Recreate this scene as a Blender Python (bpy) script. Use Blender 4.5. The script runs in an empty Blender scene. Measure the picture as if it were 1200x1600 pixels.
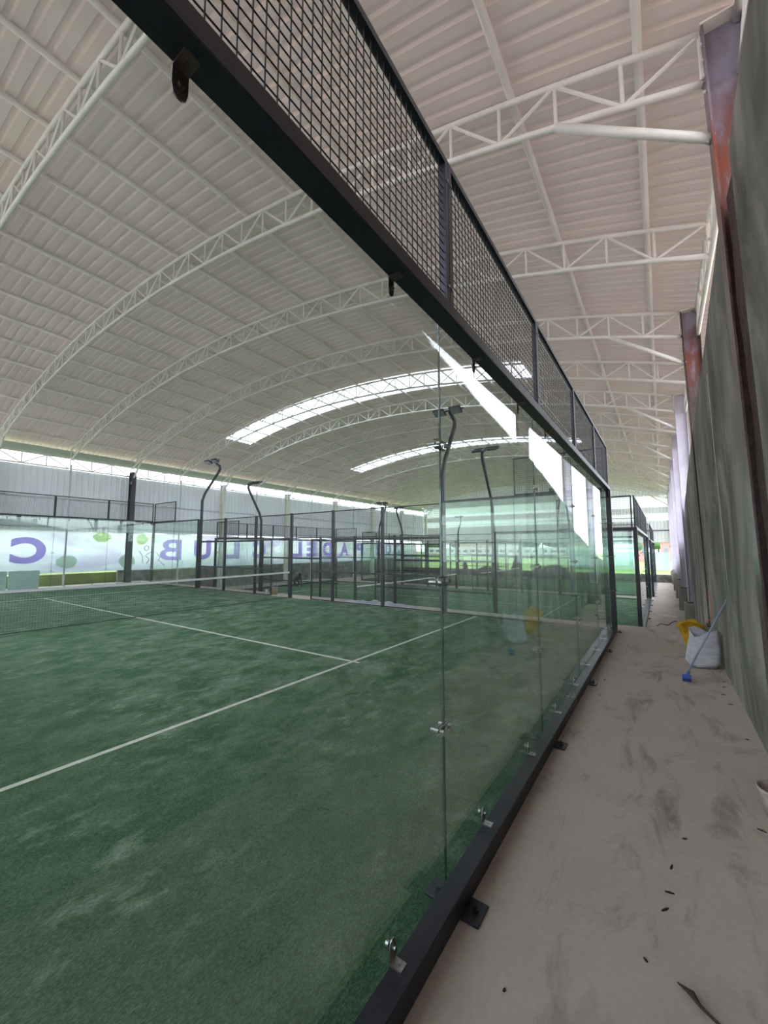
import bpy, math, random
from mathutils import Vector, Matrix
random.seed(7)
C = bpy.context.scene
col = C.collection
PI = math.pi

# ------------------------------------------------------------------ camera
YAW, PITCH, ROLL, FPX = 0.605, 0.090, -0.001, 627.2
cp, sp, cy_, sy_ = math.cos(PITCH), math.sin(PITCH), math.cos(YAW), math.sin(YAW)
f = Vector((-sy_*cp, cy_*cp, sp)); r = Vector((cy_, sy_, 0)); u = r.cross(f)
r2 = r*math.cos(ROLL) + u*math.sin(ROLL); u2 = -r*math.sin(ROLL) + u*math.cos(ROLL)
cam = bpy.data.cameras.new('camera'); camo = bpy.data.objects.new('camera', cam); col.objects.link(camo)
M = Matrix((r2, u2, -f)).transposed().to_4x4(); M.translation = Vector((0.982, 0.023, 1.758))
camo.matrix_world = M
cam.sensor_fit = 'VERTICAL'; cam.sensor_height = 36; cam.lens = 36*FPX/1600; cam.clip_start = .03; cam.clip_end = 600
C.camera = camo

# ------------------------------------------------------------------ world, exposure
W = bpy.data.worlds.new('world'); C.world = W; W.use_nodes = True
bg = W.node_tree.nodes['Background']
bg.inputs[0].default_value = (.86, .90, 1.0, 1); bg.inputs[1].default_value = 2.2
C.view_settings.view_transform = 'Standard'; C.view_settings.look = 'None'
C.view_settings.exposure = 1.45; C.view_settings.gamma = 1
C.cycles.max_bounces = 12; C.cycles.diffuse_bounces = 6; C.cycles.glossy_bounces = 5
C.cycles.transparent_max_bounces = 96; C.cycles.transmission_bounces = 8
C.cycles.use_denoising = True; C.cycles.sample_clamp_indirect = 8
C.cycles.caustics_reflective = False; C.cycles.caustics_refractive = False

# ------------------------------------------------------------------ materials
def lin(c):
    c = c/255
    return c/12.92 if c < .04045 else ((c+.055)/1.055)**2.4
def rgb(a, b, c): return (lin(a), lin(b), lin(c), 1)
def mat(name, colr, rough=.5, metal=0, spec=.5):
    m = bpy.data.materials.new(name); m.use_nodes = True
    b = m.node_tree.nodes['Principled BSDF']
    b.inputs['Base Color'].default_value = colr; b.inputs['Roughness'].default_value = rough
    b.inputs['Metallic'].default_value = metal; b.inputs['Specular IOR Level'].default_value = spec
    return m
def N(m, t, **k):
    n = m.node_tree.nodes.new(t)
    for a, v in k.items(): setattr(n, a, v)
    return n
def L(m, a, b): m.node_tree.links.new(a, b)
def coords(m, scale=(1, 1, 1), rot=(0, 0, 0)):
    tc = N(m, 'ShaderNodeTexCoord'); mp = N(m, 'ShaderNodeMapping')
    mp.inputs['Scale'].default_value = scale; mp.inputs['Rotation'].default_value = rot
    L(m, tc.outputs['Object'], mp.inputs[0]); return mp.outputs[0]
def noise(m, vec, scale, detail=5, rough=.55, dist=0):
    n = N(m, 'ShaderNodeTexNoise'); n.inputs['Scale'].default_value = scale; n.inputs['Detail'].default_value = detail
    n.inputs['Roughness'].default_value = rough; n.inputs['Distortion'].default_value = dist
    L(m, vec, n.inputs['Vector']); return n.outputs['Fac']
def ramp(m, fac, stops):
    n = N(m, 'ShaderNodeValToRGB'); L(m, fac, n.inputs[0]); e = n.color_ramp.elements
    while len(e) < len(stops): e.new(.5)
    for i, (p, c) in enumerate(stops): e[i].position = p; e[i].color = c
    return n.outputs[0]
def mix(m, a, b, fac, mode='MIX'):
    n = N(m, 'ShaderNodeMix', data_type='RGBA', blend_type=mode)
    if isinstance(fac, (int, float)): n.inputs[0].default_value = fac
    else: L(m, fac, n.inputs[0])
    for s, v in ((6, a), (7, b)):
        if isinstance(v, tuple): n.inputs[s].default_value = v
        else: L(m, v, n.inputs[s])
    return n.outputs[2]
def base(m, c): L(m, c, m.node_tree.nodes['Principled BSDF'].inputs['Base Color'])
def bump(m, h, s=.3, d=.01):
    n = N(m, 'ShaderNodeBump'); n.inputs['Strength'].default_value = s; n.inputs['Distance'].default_value = d
    L(m, h, n.inputs['Height']); L(m, n.outputs[0], m.node_tree.nodes['Principled BSDF'].inputs['Normal'])
def mottled(name, a, b, scale=6, rough=.6, metal=0, sc=(1, 1, 1), bs=0, p=(.35, .65)):
    m = mat(name, a, rough, metal); v = coords(m, sc); n = noise(m, v, scale)
    base(m, ramp(m, n, [(p[0], a), (p[1], b)]))
    if bs: bump(m, noise(m, v, scale*6), bs)
    return m
g = lambda v: (v, v, v, 1)

m_frame = mottled('powder_coated_black_steel', rgb(27, 28, 40), rgb(35, 36, 50), 40, .4)
m_wire = mat('black_wire', rgb(24, 25, 30), .5)
m_steel = mottled('zinc_steel', rgb(190, 190, 188), rgb(150, 150, 150), 60, .3, .9)
m_dksteel = mat('dark_bolt_steel', rgb(110, 98, 94), .4, .8)
m_white = mottled('white_steel_paint', rgb(240, 236, 230), rgb(228, 224, 218), 3, .45)
m_sheet = mottled('white_roof_sheet', rgb(219, 202, 191), rgb(206, 189, 179), .35, .5)
m_clad = mottled('wall_cladding_sheet', rgb(220, 222, 228), rgb(208, 211, 218), .6, .5)
m_gable = mottled('gable_sheet', rgb(206, 208, 208), rgb(190, 193, 194), .3, .5)
m_plinth = mottled('plinth_concrete', rgb(150, 144, 138), rgb(110, 105, 102), 3, .9, 0, (1, 1, .5), .3)
m_rubble = mottled('rubble_wall', rgb(96, 92, 90), rgb(140, 136, 132), 2.5, .95, 0, (1, 1, 1), .5)
m_line = mottled('white_line', rgb(236, 232, 222), rgb(205, 208, 194), 12, .9)
m_band = mat('net_band', rgb(232, 232, 235), .7)
m_lampglass = mat('floodlight_glass', rgb(120, 128, 140), .2)
m_black = mat('black_plastic', rgb(22, 22, 26), .5)

# rust / purple primer column
m_rust = mat('rust_primer_paint', rgb(120, 60, 45), .36)
v = coords(m_rust, (2.5, 2.5, .9)); n1 = noise(m_rust, v, 2.2, 6, .6)
base(m_rust, ramp(m_rust, n1, [(.38, rgb(128, 62, 40)), (.5, rgb(118, 72, 66)), (.62, rgb(134, 122, 138))]))
zz_ = N(m_rust, 'ShaderNodeSeparateXYZ'); L(m_rust, coords(m_rust), zz_.inputs[0])
rz_ = N(m_rust, 'ShaderNodeMapRange'); rz_.inputs[1].default_value = 4.35; rz_.inputs[2].default_value = 5.0; L(m_rust, zz_.outputs[2], rz_.inputs[0])
brn = ramp(m_rust, noise(m_rust, coords(m_rust, (4, 4, 1.2)), 5, 6, .7), [(.35, rgb(58, 38, 34)), (.65, rgb(92, 70, 64))])
prp = ramp(m_rust, noise(m_rust, coords(m_rust, (1.2, 1.2, .7)), 2, 4, .5), [(.4, rgb(96, 82, 88)), (.6, rgb(142, 136, 152))])
rz2 = N(m_rust, 'ShaderNodeMapRange'); rz2.inputs[1].default_value = 5.3; rz2.inputs[2].default_value = 6.0; L(m_rust, zz_.outputs[2], rz2.inputs[0])
base(m_rust, mix(m_rust, brn, mix(m_rust, ramp(m_rust, n1, [(.38, rgb(132, 62, 38)), (.5, rgb(122, 76, 66)), (.62, rgb(140, 124, 138))]), prp, rz2.outputs[0]), rz_.outputs[0]))
m_primer = mottled('dark_primer_paint', rgb(48, 30, 28), rgb(70, 50, 48), 5, .7, 0, (2, 2, .5), .3)
m_darkcol = mottled('dark_column_paint', rgb(50, 50, 62), rgb(66, 66, 78), 4, .5)

# slight translucency added to the sheets to brighten the hall
def seep(m, k, c):
    nt = m.node_tree; b = nt.nodes['Principled BSDF']; o = [n for n in nt.nodes if n.type == 'OUTPUT_MATERIAL'][0]
    t = N(m, 'ShaderNodeBsdfTranslucent'); t.inputs[0].default_value = c; x = N(m, 'ShaderNodeMixShader'); x.inputs[0].default_value = k
    L(m, b.outputs[0], x.inputs[1]); L(m, t.outputs[0], x.inputs[2]); L(m, x.outputs[0], o.inputs[0])
seep(m_sheet, .016, (.95, .88, .84, 1)); seep(m_clad, .05, (.9, .93, 1, 1)); seep(m_gable, .07, (.9, .93, .95, 1))
# translucent roof light
def translucent(name, colr, tr=.5, transp=.25):
    m = bpy.data.materials.new(name); m.use_nodes = True; nt = m.node_tree; nt.nodes.clear()
    out = N(m, 'ShaderNodeOutputMaterial'); d = N(m, 'ShaderNodeBsdfDiffuse'); t = N(m, 'ShaderNodeBsdfTranslucent'); p = N(m, 'ShaderNodeBsdfTransparent')
    a = N(m, 'ShaderNodeMixShader'); b = N(m, 'ShaderNodeMixShader')
    for s in (d, t, p): s.inputs[0].default_value = colr
    a.inputs[0].default_value = tr; b.inputs[0].default_value = transp
    L(m, d.outputs[0], a.inputs[1]); L(m, t.outputs[0], a.inputs[2]); L(m, a.outputs[0], b.inputs[1]); L(m, p.outputs[0], b.inputs[2]); L(m, b.outputs[0], out.inputs[0])
    return m, d, t, p
m_sky, *_ = translucent('translucent_roof_sheet', (.95, .97, 1, 1), .75, .55)
m_gablesky, *_ = translucent('translucent_gable_sheet', (.78, .84, .84, 1), .4, .0)
m_ban, d_, t_, p_ = translucent('banner_vinyl', (.85, .86, .9, 1), .55, 0)
v = coords(m_ban, (1, .35, 1)); nb = noise(m_ban, v, .55, 4, .55, .6)
cb = ramp(m_ban, nb, [(.36, rgb(196, 214, 202)), (.47, rgb(226, 228, 234)), (.57, rgb(232, 232, 238)), (.68, rgb(204, 198, 222))])
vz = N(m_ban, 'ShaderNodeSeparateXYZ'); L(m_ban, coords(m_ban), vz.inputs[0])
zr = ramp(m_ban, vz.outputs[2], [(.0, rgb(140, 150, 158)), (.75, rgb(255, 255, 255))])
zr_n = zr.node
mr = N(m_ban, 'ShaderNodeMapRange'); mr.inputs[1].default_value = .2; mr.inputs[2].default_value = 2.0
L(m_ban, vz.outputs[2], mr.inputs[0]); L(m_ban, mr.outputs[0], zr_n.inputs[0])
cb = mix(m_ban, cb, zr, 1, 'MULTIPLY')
for s in (d_, t_): L(m_ban, cb, s.inputs[0])
m_letter, *_ = translucent('purple_banner_print', rgb(178, 160, 232), .6, 0)
m_leafprint, *_ = translucent('green_banner_print', rgb(214, 240, 176), .6, 0)
m_paleprint, *_ = translucent('pale_green_banner_print', rgb(204, 228, 206), .6, 0)
m_lineprint, *_ = translucent('grey_banner_print', rgb(110, 120, 125), .4, 0)

# thin safety glass : fresnel-weighted mirror over tinted clear
m_glass = bpy.data.materials.new('court_glass'); m_glass.use_nodes = True; m_glass.node_tree.nodes.clear()
o_ = N(m_glass, 'ShaderNodeOutputMaterial'); tr_ = N(m_glass, 'ShaderNodeBsdfTransparent'); gl_ = N(m_glass, 'ShaderNodeBsdfGlossy')
fr_ = N(m_glass, 'ShaderNodeFresnel'); ms_ = N(m_glass, 'ShaderNodeMixShader')
tr_.inputs[0].default_value = (.915, .962, .938, 1); gl_.inputs[0].default_value = (.96, 1, .98, 1); gl_.inputs['Roughness'].default_value = .0
fr_.inputs[0].default_value = 1.52
geo = N(m_glass, 'ShaderNodeNewGeometry'); iv = N(m_glass, 'ShaderNodeMix', data_type='FLOAT')
L(m_glass, geo.outputs['Backfacing'], iv.inputs[0]); iv.inputs[2].default_value = 1.52; iv.inputs[3].default_value = 1/1.52
L(m_glass, iv.outputs[0], fr_.inputs[0]); L(m_glass, fr_.outputs[0], ms_.inputs[0]); du_ = N(m_glass, 'ShaderNodeBsdfDiffuse'); du_.inputs[0].default_value = (.75, .78, .76, 1); md_ = N(m_glass, 'ShaderNodeMixShader')
dn_ = N(m_glass, 'ShaderNodeMapRange'); dn_.inputs[3].default_value = .005; dn_.inputs[4].default_value = .05; dn_.inputs[1].default_value = .35; dn_.inputs[2].default_value = .7
L(m_glass, noise(m_glass, coords(m_glass, (1, 1, .6)), 1.3, 5, .6), dn_.inputs[0]); L(m_glass, dn_.outputs[0], md_.inputs[0]); L(m_glass, tr_.outputs[0], md_.inputs[1]); L(m_glass, du_.outputs[0], md_.inputs[2]); L(m_glass, md_.outputs[0], ms_.inputs[1]); L(m_glass, gl_.outputs[0], ms_.inputs[2]); L(m_glass, ms_.outputs[0], o_.inputs[0])
m_edge = mat('glass_edge', rgb(20, 60, 52), .2)

# turf
m_turf = mat('green_artificial_turf', rgb(40, 92, 58), .95, 0, .12)
v = coords(m_turf); vs = coords(m_turf, (1, .7, 1), (0, 0, .6))
fine = noise(m_turf, coords(m_turf, (1, .4, 1), (0, 0, .5)), 170, 4, .8)
patch = noise(m_turf, vs, 2.6, 12, .74, .15); big = noise(m_turf, v, .22, 3, .5)
cg = ramp(m_turf, fine, [(.34, rgb(16, 46, 28)), (.5, rgb(46, 94, 60)), (.66, rgb(104, 142, 108))])
sand = ramp(m_turf, patch, [(.43, g(.02)), (.64, g(.85))])
sand_and_dim = mix(m_turf, sand, ramp(m_turf, big, [(.3, g(.25)), (.6, g(1))]), 1, 'MULTIPLY')
sy_t = N(m_turf, 'ShaderNodeSeparateXYZ'); L(m_turf, v, sy_t.inputs[0]); near_dim = N(m_turf, 'ShaderNodeMapRange'); near_dim.inputs[1].default_value = .8; near_dim.inputs[2].default_value = 4.5; near_dim.inputs[3].default_value = .25; near_dim.inputs[4].default_value = 1
L(m_turf, sy_t.outputs[1], near_dim.inputs[0]); sand_and_dim = mix(m_turf, sand_and_dim, near_dim.outputs[0], 1, 'MULTIPLY')  # sand thinned toward the near side, painting in the dimmer light there
cl = ramp(m_turf, noise(m_turf, coords(m_turf, (1, .55, 1), (0, 0, .6)), 6.5, 9, .7, .3), [(.53, g(0)), (.72, g(.9))])
cl = mix(m_turf, cl, ramp(m_turf, noise(m_turf, v, .7, 3, .5), [(.4, g(.15)), (.6, g(1))]), 1, 'MULTIPLY')
sand_and_dim = mix(m_turf, sand_and_dim, cl, 1, 'ADD')
sandc = ramp(m_turf, fine, [(.34, rgb(96, 126, 104)), (.66, rgb(186, 202, 184))])
m_turf.node_tree.nodes['Principled BSDF'].inputs['Sheen Weight'].default_value = .07; m_turf.node_tree.nodes['Principled BSDF'].inputs['Sheen Tint'].default_value = (.75, .95, .82, 1)
base(m_turf, mix(m_turf, cg, sandc, sand_and_dim)); bump(m_turf, fine, .7, .014)

# floor concrete
m_floor = mat('trowelled_concrete', rgb(176, 166, 158), .85, 0, .2)
v = coords(m_floor); n1 = noise(m_floor, v, .8, 6, .6, .5); n2 = noise(m_floor, coords(m_floor, (1, .35, 1), (0, 0, -.9)), 3.6, 10, .68, .8)
n3 = noise(m_floor, v, 30, 3)
c1 = ramp(m_floor, n1, [(.3, rgb(188, 177, 169)), (.5, rgb(203, 189, 181)), (.72, rgb(182, 172, 166))])
st = ramp(m_floor, n2, [(.54, g(0)), (.7, g(.62))])
c2 = mix(m_floor, c1, rgb(110, 98, 96), st)
base(m_floor, mix(m_floor, c2, ramp(m_floor, n3, [(.3, g(.9)), (.7, g(1))]), 1, 'MULTIPLY')); bump(m_floor, n3, .12, .004)

# right wall concrete, streaked downwards
m_wall = mat('streaked_concrete_wall', rgb(120, 118, 112), .9, 0, .2)
vs = coords(m_wall, (1, .45, .3)); a1 = noise(m_wall, vs, 1.7, 9, .6, .8); a2 = noise(m_wall, coords(m_wall, (1, 1.1, .55)), 2.2, 7, .65, .8)
cw = ramp(m_wall, a1, [(.32, rgb(80, 78, 72)), (.48, rgb(120, 117, 110)), (.64, rgb(160, 155, 146))])
cw = mix(m_wall, cw, rgb(170, 170, 160), ramp(m_wall, a2, [(.62, g(0)), (.78, g(.4))]))
base(m_wall, cw); bump(m_wall, a1, .4, .02)
m_joint = mottled('rough_brown_concrete', rgb(62, 44, 40), rgb(84, 66, 60), 14, .95, 0, (1, 1, .6), .6)

m_grass = mottled('field_grass', rgb(104, 136, 66), rgb(126, 154, 80), .25, .95)
m_tree = mottled('tree_leaves', rgb(62, 92, 62), rgb(98, 130, 88), 2.5, .95, 0, (1, 1, 1), .8)
m_bark = mat('tree_bark', rgb(90, 80, 70), .9)

# ------------------------------------------------------------------ mesh builder
class MB:
    def __init__(s): s.v = []; s.f = []; s.m = []
    def quad(s, *p, mi=0):
        n = len(s.v); s.v += [tuple(q) for q in p]; s.f.append(tuple(range(n, n+len(p)))); s.m.append(mi)
    def box(s, a, b, mi=0):
        x0, y0, z0 = a; x1, y1, z1 = b; n = len(s.v)
        s.v += [(x0, y0, z0), (x1, y0, z0), (x1, y1, z0), (x0, y1, z0), (x0, y0, z1), (x1, y0, z1), (x1, y1, z1), (x0, y1, z1)]
        for q in ((0, 3, 2, 1), (4, 5, 6, 7), (0, 1, 5, 4), (1, 2, 6, 5), (2, 3, 7, 6), (3, 0, 4, 7)):
            s.f.append(tuple(n+i for i in q)); s.m.append(mi)
        return s
    def bbox(s, a, b, ch=.006, mi=0):          # box with chamfered long edges (approx. by inset rings)
        x0, y0, z0 = a; x1, y1, z1 = b
        def ring(i, z): return [(x0+i, y0+i+ch, z), (x0+i+ch, y0+i, z), (x1-i-ch, y0+i, z), (x1-i, y0+i+ch, z), (x1-i, y1-i-ch, z), (x1-i-ch, y1-i, z), (x0+i+ch, y1-i, z), (x0+i, y1-i-ch, z)]
        rs = [ring(ch*.6, z0), ring(0, z0+ch), ring(0, z1-ch), ring(ch*.6, z1)]
        s.loft(rs, mi=mi); return s
    def loft(s, rings, cap=True, mi=0, closed=True):
        n = len(s.v); k = len(rings[0])
        for q in rings: s.v += [tuple(p) for p in q]
        for i in range(len(rings)-1):
            for j in range(k if closed else k-1):
                a = n+i*k+j; b = n+i*k+(j+1) % k
                s.f.append((a, b, b+k, a+k)); s.m.append(mi)
        if cap:
            s.f.append(tuple(n+j for j in reversed(range(k)))); s.m.append(mi)
            s.f.append(tuple(n+(len(rings)-1)*k+j for j in range(k))); s.m.append(mi)
        return s
    def tube(s, pts, rad, n=8, mi=0, cap=True):
        pts = [Vector(p) for p in pts]; rings = []; prev = None
        for i, p in enumerate(pts):
            d = (pts[min(i+1, len(pts)-1)]-pts[max(i-1, 0)]).normalized()
            if prev is None:
                a = Vector((0, 0, 1)) if abs(d.z) < .9 else Vector((1, 0, 0)); e1 = d.cross(a).normalized()
            else: e1 = (prev-d*prev.dot(d)).normalized()
            prev = e1; e2 = d.cross(e1); R = rad[i] if isinstance(rad, (list, tuple)) else rad
            rings.append([p+e1*R*math.cos(2*PI*j/n+PI/n)+e2*R*math.sin(2*PI*j/n+PI/n) for j in range(n)])
        return s.loft(rings, cap, mi)
    def cyl(s, p, d, rad, h, n=10, mi=0):
        p = Vector(p); d = Vector(d).normalized(); return s.tube([p, p+d*h], rad, n, mi)
    def build(s, name, m, parent=None, smooth=False, loc=None):
        me = bpy.data.meshes.new(name); me.from_pydata(s.v, [], s.f)
        for x in (m if isinstance(m, (list, tuple)) else [m]): me.materials.append(x)
        if isinstance(m, (list, tuple)): me.polygons.foreach_set('material_index', s.m)
        if smooth: me.polygons.foreach_set('use_smooth', [True]*len(me.polygons))
        me.validate(); me.update()
        o = bpy.data.objects.new(name, me); col.objects.link(o)
        if parent: o.parent = parent
        if loc: o.location = loc
        return o
def tag(o, label=None, cat=None, group=None, kind=None):
    if label: o['label'] = label
    if cat: o['category'] = cat
    if group: o['group'] = group
    if kind: o['kind'] = kind
    return o
def empty(name, loc=(0, 0, 0), rz=0):
    o = bpy.data.objects.new(name, None); o.empty_display_size = .2; col.objects.link(o); o.location = loc; o.rotation_euler = (0, 0, rz); return o
def copy_tree(o, parent=None, kids=None):
    kids = kids if kids is not None else kidmap()
    c = o.copy(); col.objects.link(c); c.parent = parent
    for ch in kids.get(o.name, []): copy_tree(ch, c, kids)
    return c
def kidmap():
    k = {}
    for ob in list(bpy.data.objects):
        if ob.parent: k.setdefault(ob.parent.name, []).append(ob)
    return k
def struct(o): o['kind'] = 'structure'; return o

# ------------------------------------------------------------------ the hall
T0, DT = 4.436, 2.70
TY = [T0+DT*k for k in range(-2, 15)]; YB = -16.0
XR, XL, XC = 1.495, -22.41, -10.46
def ztop(x): return 8.433-(x-XC)**2/74.7
def zbot(x): return 7.935-(x-XC)**2/74.7
def zroof(x): return ztop(x)+.133

# floors (three terraces), ground and field
def slab(name, x0, x1, y0, y1, z0, z1, m=m_floor): return struct(MB().box((x0, y0, z0), (x1, y1, z1)).build(name, m))
slab('floor', -22.7, 1.9, -16, 10.85, -1.3, 0)
slab('floor', -22.7, 1.9, 10.85, 25.0, -1.3, -.75)
slab('floor', -22.7, 1.9, 25.0, 38.2, -1.4, -.9)
gr = MB(); gr.quad((-260, 38.25, -1.0), (120, 38.25, -1.0), (120, 260, -1.0), (-260, 260, -1.0)); tag(MB().box((-26.5, -7, -1.3), (-22.95, 10.3, .52)).build('grass_bank', mottled('olive_grass', rgb(110, 124, 70), rgb(146, 154, 76), 1.2, .95)), 'olive-yellow grass bank showing under the banner', 'grass', kind='stuff')
tag(gr.build('grass_field', m_grass), 'bright green grass field beyond the low wall at the hall end', 'grass', kind='stuff')

struct(MB().box((-260, -60, -1.8), (120, 38.2, -1.45)).build('ground', mottled('bare_ground', rgb(150, 138, 128), rgb(130, 122, 112), .3, .95)))
# roof skin: trapezoid ribs running along the arch, with bays left for the real roof lights and two added ones
P = .21; prof = [(0, 0), (.118, 0), (.134, .042), (.188, .042)]
xs = [-22.85+i*(2.84+22.85)/34 for i in range(35)]
ys = []
y = -16.0
while y < 42.4:
    for dy, h in prof: ys.append((y+dy, h))
    y += P
sk_bays_and_fill = [(-15.2, -8.4), (-7.4, -1.6), (T0+DT*3+.1, T0+DT*3+1.78), (T0+DT*7+.1, T0+DT*7+1.6)]  # first two bays are invented, unseen behind the camera, to brighten the hall
def is_sky(xm, ym):
    return (-18.2 < xm < -2.4) and any(a < ym < b for a, b in sk_bays_and_fill)
roof = MB(); nx = len(xs)
for yy, h in ys: roof.v += [(x, yy, zroof(x)+h) for x in xs]
skyf = [[], [], [], []]
for j in range(len(ys)-1):
    ym = (ys[j][0]+ys[j+1][0])/2
    for i in range(nx-1):
        xm = (xs[i]+xs[i+1])/2; q = (j*nx+i, j*nx+i+1, (j+1)*nx+i+1, (j+1)*nx+i)
        if is_sky(xm, ym):
            for k, (a, b) in enumerate(sk_bays_and_fill):
                if a < ym < b: skyf[k].append(q)
        else: roof.f.append(q); roof.m.append(0)
ceil = struct(roof.build('ceiling', m_sheet))
for k, fs in enumerate(skyf):
    used = sorted({i for q in fs for i in q}); mp = {a: b for b, a in enumerate(used)}
    s = MB(); s.v = [roof.v[i] for i in used]; s.f = [tuple(mp[i] for i in q) for q in fs]; s.m = [0]*len(fs)
    struct(s.build('window_%d' % (k+1), m_sky))  # the first two are the added fill openings

# trusses
def arc(zf, x0, x1, n): return [(x0+(x1-x0)*i/n, 0, zf(x0+(x1-x0)*i/n)) for i in range(n+1)]
NB = 38
def truss_proto(brace, xr):
    t = empty('roof_truss')
    MB().tube(arc(ztop, XL, xr, NB), .035, 8).build('top_chord', m_white, t, True)
    MB().tube(arc(zbot, XL, xr, NB), .035, 8).build('bottom_chord', m_white, t, True)
    w = MB(); dx = (xr-XL)/NB
    for i in range(NB+1):
        x = xr-dx*i
        w.tube([(x, 0, zbot(x)), (x, 0, ztop(x))], .02, 6)
        if i % 2 == 1:
            for s in (-1, 1):
                x2 = x+s*dx
                if XL-.01 <= x2 <= xr+.01: w.tube([(x, 0, zbot(x)), (x2, 0, ztop(x2))], .02, 6)
    w.build('web_lattice', m_white, t)
    if brace:
        MB().tube([(.25, 0, zbot(.25)), (1.54, 0, 5.44)], .044, 10).build('brace', m_white, t, True)
        MB().tube([(-21.2, 0, zbot(-21.2)), (-22.3, 0, 5.2)], .044, 10).build('brace', m_white, t, True)
    return t
tp = {0: truss_proto(True, 1.51), 1: truss_proto(False, 1.75)}
kids = kidmap(); first = {0: True, 1: True}
ordn = ['', '', '', 'nearest braced', 'nearest unbraced', 'second braced', 'second unbraced', 'third braced', 'third unbraced', 'fourth braced', 'fourth unbraced', 'fifth braced', 'fifth unbraced', 'sixth braced', 'sixth unbraced', 'seventh braced', 'last unbraced']
tl = {0: 'white arched roof truss with braces, overhead beside the camera', 1: 'white arched roof truss crossing above the near end of the first court',
      2: 'white arched roof truss ending on the rust-red column at the top right', 3: 'white arched roof truss just beyond the rust-red column, ending on the eave beam',
      4: 'white arched roof truss ending on the purple-grey rusty column', 5: 'bright-edged white arched roof truss in front of the large roof light', 6: 'white arched roof truss just behind the large roof light',
      7: 'faint white arched truss, first past the pair framing the large roof light', 8: 'faint white arched truss, second past the pair framing the large roof light',
      9: 'white arched roof truss in front of the second, smaller roof light', 10: 'white arched roof truss just behind the second, smaller roof light',
      11: 'far white roof truss, first beyond the smaller roof light', 12: 'far white roof truss, second beyond the smaller roof light', 13: 'far white roof truss in front of the farthest roof light',
      14: 'far white roof truss behind the farthest roof light', 15: 'far white roof truss next to last before the gable', 16: 'farthest white roof truss against the banded gable wall'}
for i, yy in enumerate(TY):
    k = i % 2
    t = tp[k] if first[k] else copy_tree(tp[k], None, kids); first[k] = False
    t.location = (0, yy, 0); tag(t, tl[i], 'roof truss', 'arched white roof trusses')

# purlins
px_ = [1.033-1.262*k for k in range(19)]
for k, x in enumerate(px_):
    o = MB().tube([(0, YB+.1, 0), (0, 42.3, 0)], .046, 8).build('purlin', m_white, None, True, (x, 0, ztop(x)+.083)) if k == 0 else po.copy()
    if k == 0: po = o; lab = 'white tubular purlin closest to the right-hand eave'
    else:
        col.objects.link(o); o.location = (x, 0, ztop(x)+.083)
        lab = 'long white purlin under the roof sheets, %s from the right-hand eave' % ['', 'second', 'third', 'fourth', 'fifth', 'sixth', 'seventh', 'eighth', 'ninth', 'tenth', 'eleventh', 'twelfth', 'thirteenth', 'fourteenth', 'fifteenth', 'sixteenth', 'seventeenth', 'eighteenth', 'nineteenth'][k]
    tag(o, lab, 'purlin', 'white roof purlins')

m_cwhite = mottled('white_column_paint', rgb(206, 202, 214), rgb(190, 186, 198), 2, .5)
# columns : tapered I sections
def column(name, x_in_top, x_in_bot, x_out, y0, z0, z1, mats, cap=True, label='', group=None, flip=1):
    t = empty(name, (x_in_bot, y0, z0)); H = z1-z0; dt = x_in_top-x_in_bot; xo = x_out-x_in_bot; w = .11; th = .016*flip
    mflange, mweb = mats
    MB().loft([[(0, -w, 0), (th, -w, 0), (th, w, 0), (0, w, 0)], [(dt, -w, H), (dt+th, -w, H), (dt+th, w, H), (dt, w, H)]]).build('inner_flange', mflange, t)
    MB().loft([[(xo-th, -w, 0), (xo, -w, 0), (xo, w, 0), (xo-th, w, 0)], [(xo-th, -w, H), (xo, -w, H), (xo, w, H), (xo-th, w, H)]]).build('outer_flange', mflange, t)
    MB().loft([[(th, -.006, 0), (xo-th, -.006, 0), (xo-th, .006, 0), (th, .006, 0)], [(dt+th, -.006, H), (xo-th, -.006, H), (xo-th, .006, H), (dt+th, .006, H)]]).build('web', mweb, t)
    if z1 > 6 and flip == 1:
        bo = MB()
        for k_ in range(4):
            for yb in (-.06, .06): bo.cyl((dt+.004, yb, H-.14-.16*k_), (-1, 0, 0), .014, .018, 6)
        bo.build('bolts', m_white, t)
    a, b = sorted((dt-.01*flip, xo+.01*flip)); MB().box((a, -.12, H), (b, .12, H+.02)).build('cap_plate', m_white, t)
    a, b = sorted((-.04*flip, xo+.04*flip)); MB().box((a, -.15, 0), (b, .15, .025)).build('base_plate', m_primer, t)
    return tag(t, label, 'column', group)
rc = {0: ('behind the camera', (m_white, m_rust)), 2: ('', (m_rust, m_rust)), 4: ('', (m_primer, m_rust))}
rl = {0: 'steel wall column beside the camera, above the concrete wall', 2: 'rust-red steel column rising at the top right above the concrete wall', 4: 'purple-grey rusty steel column, second along the concrete wall',
      6: 'white steel column next after the purple-grey rusty one', 8: 'fourth steel column along the right side, white, on a grey plinth', 10: 'fifth right-hand column, white and distant', 12: 'sixth right-hand column, white, near the low end wall', 14: 'right-hand white column past the low end wall', 16: 'last right-hand white column at the far gable'}
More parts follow.
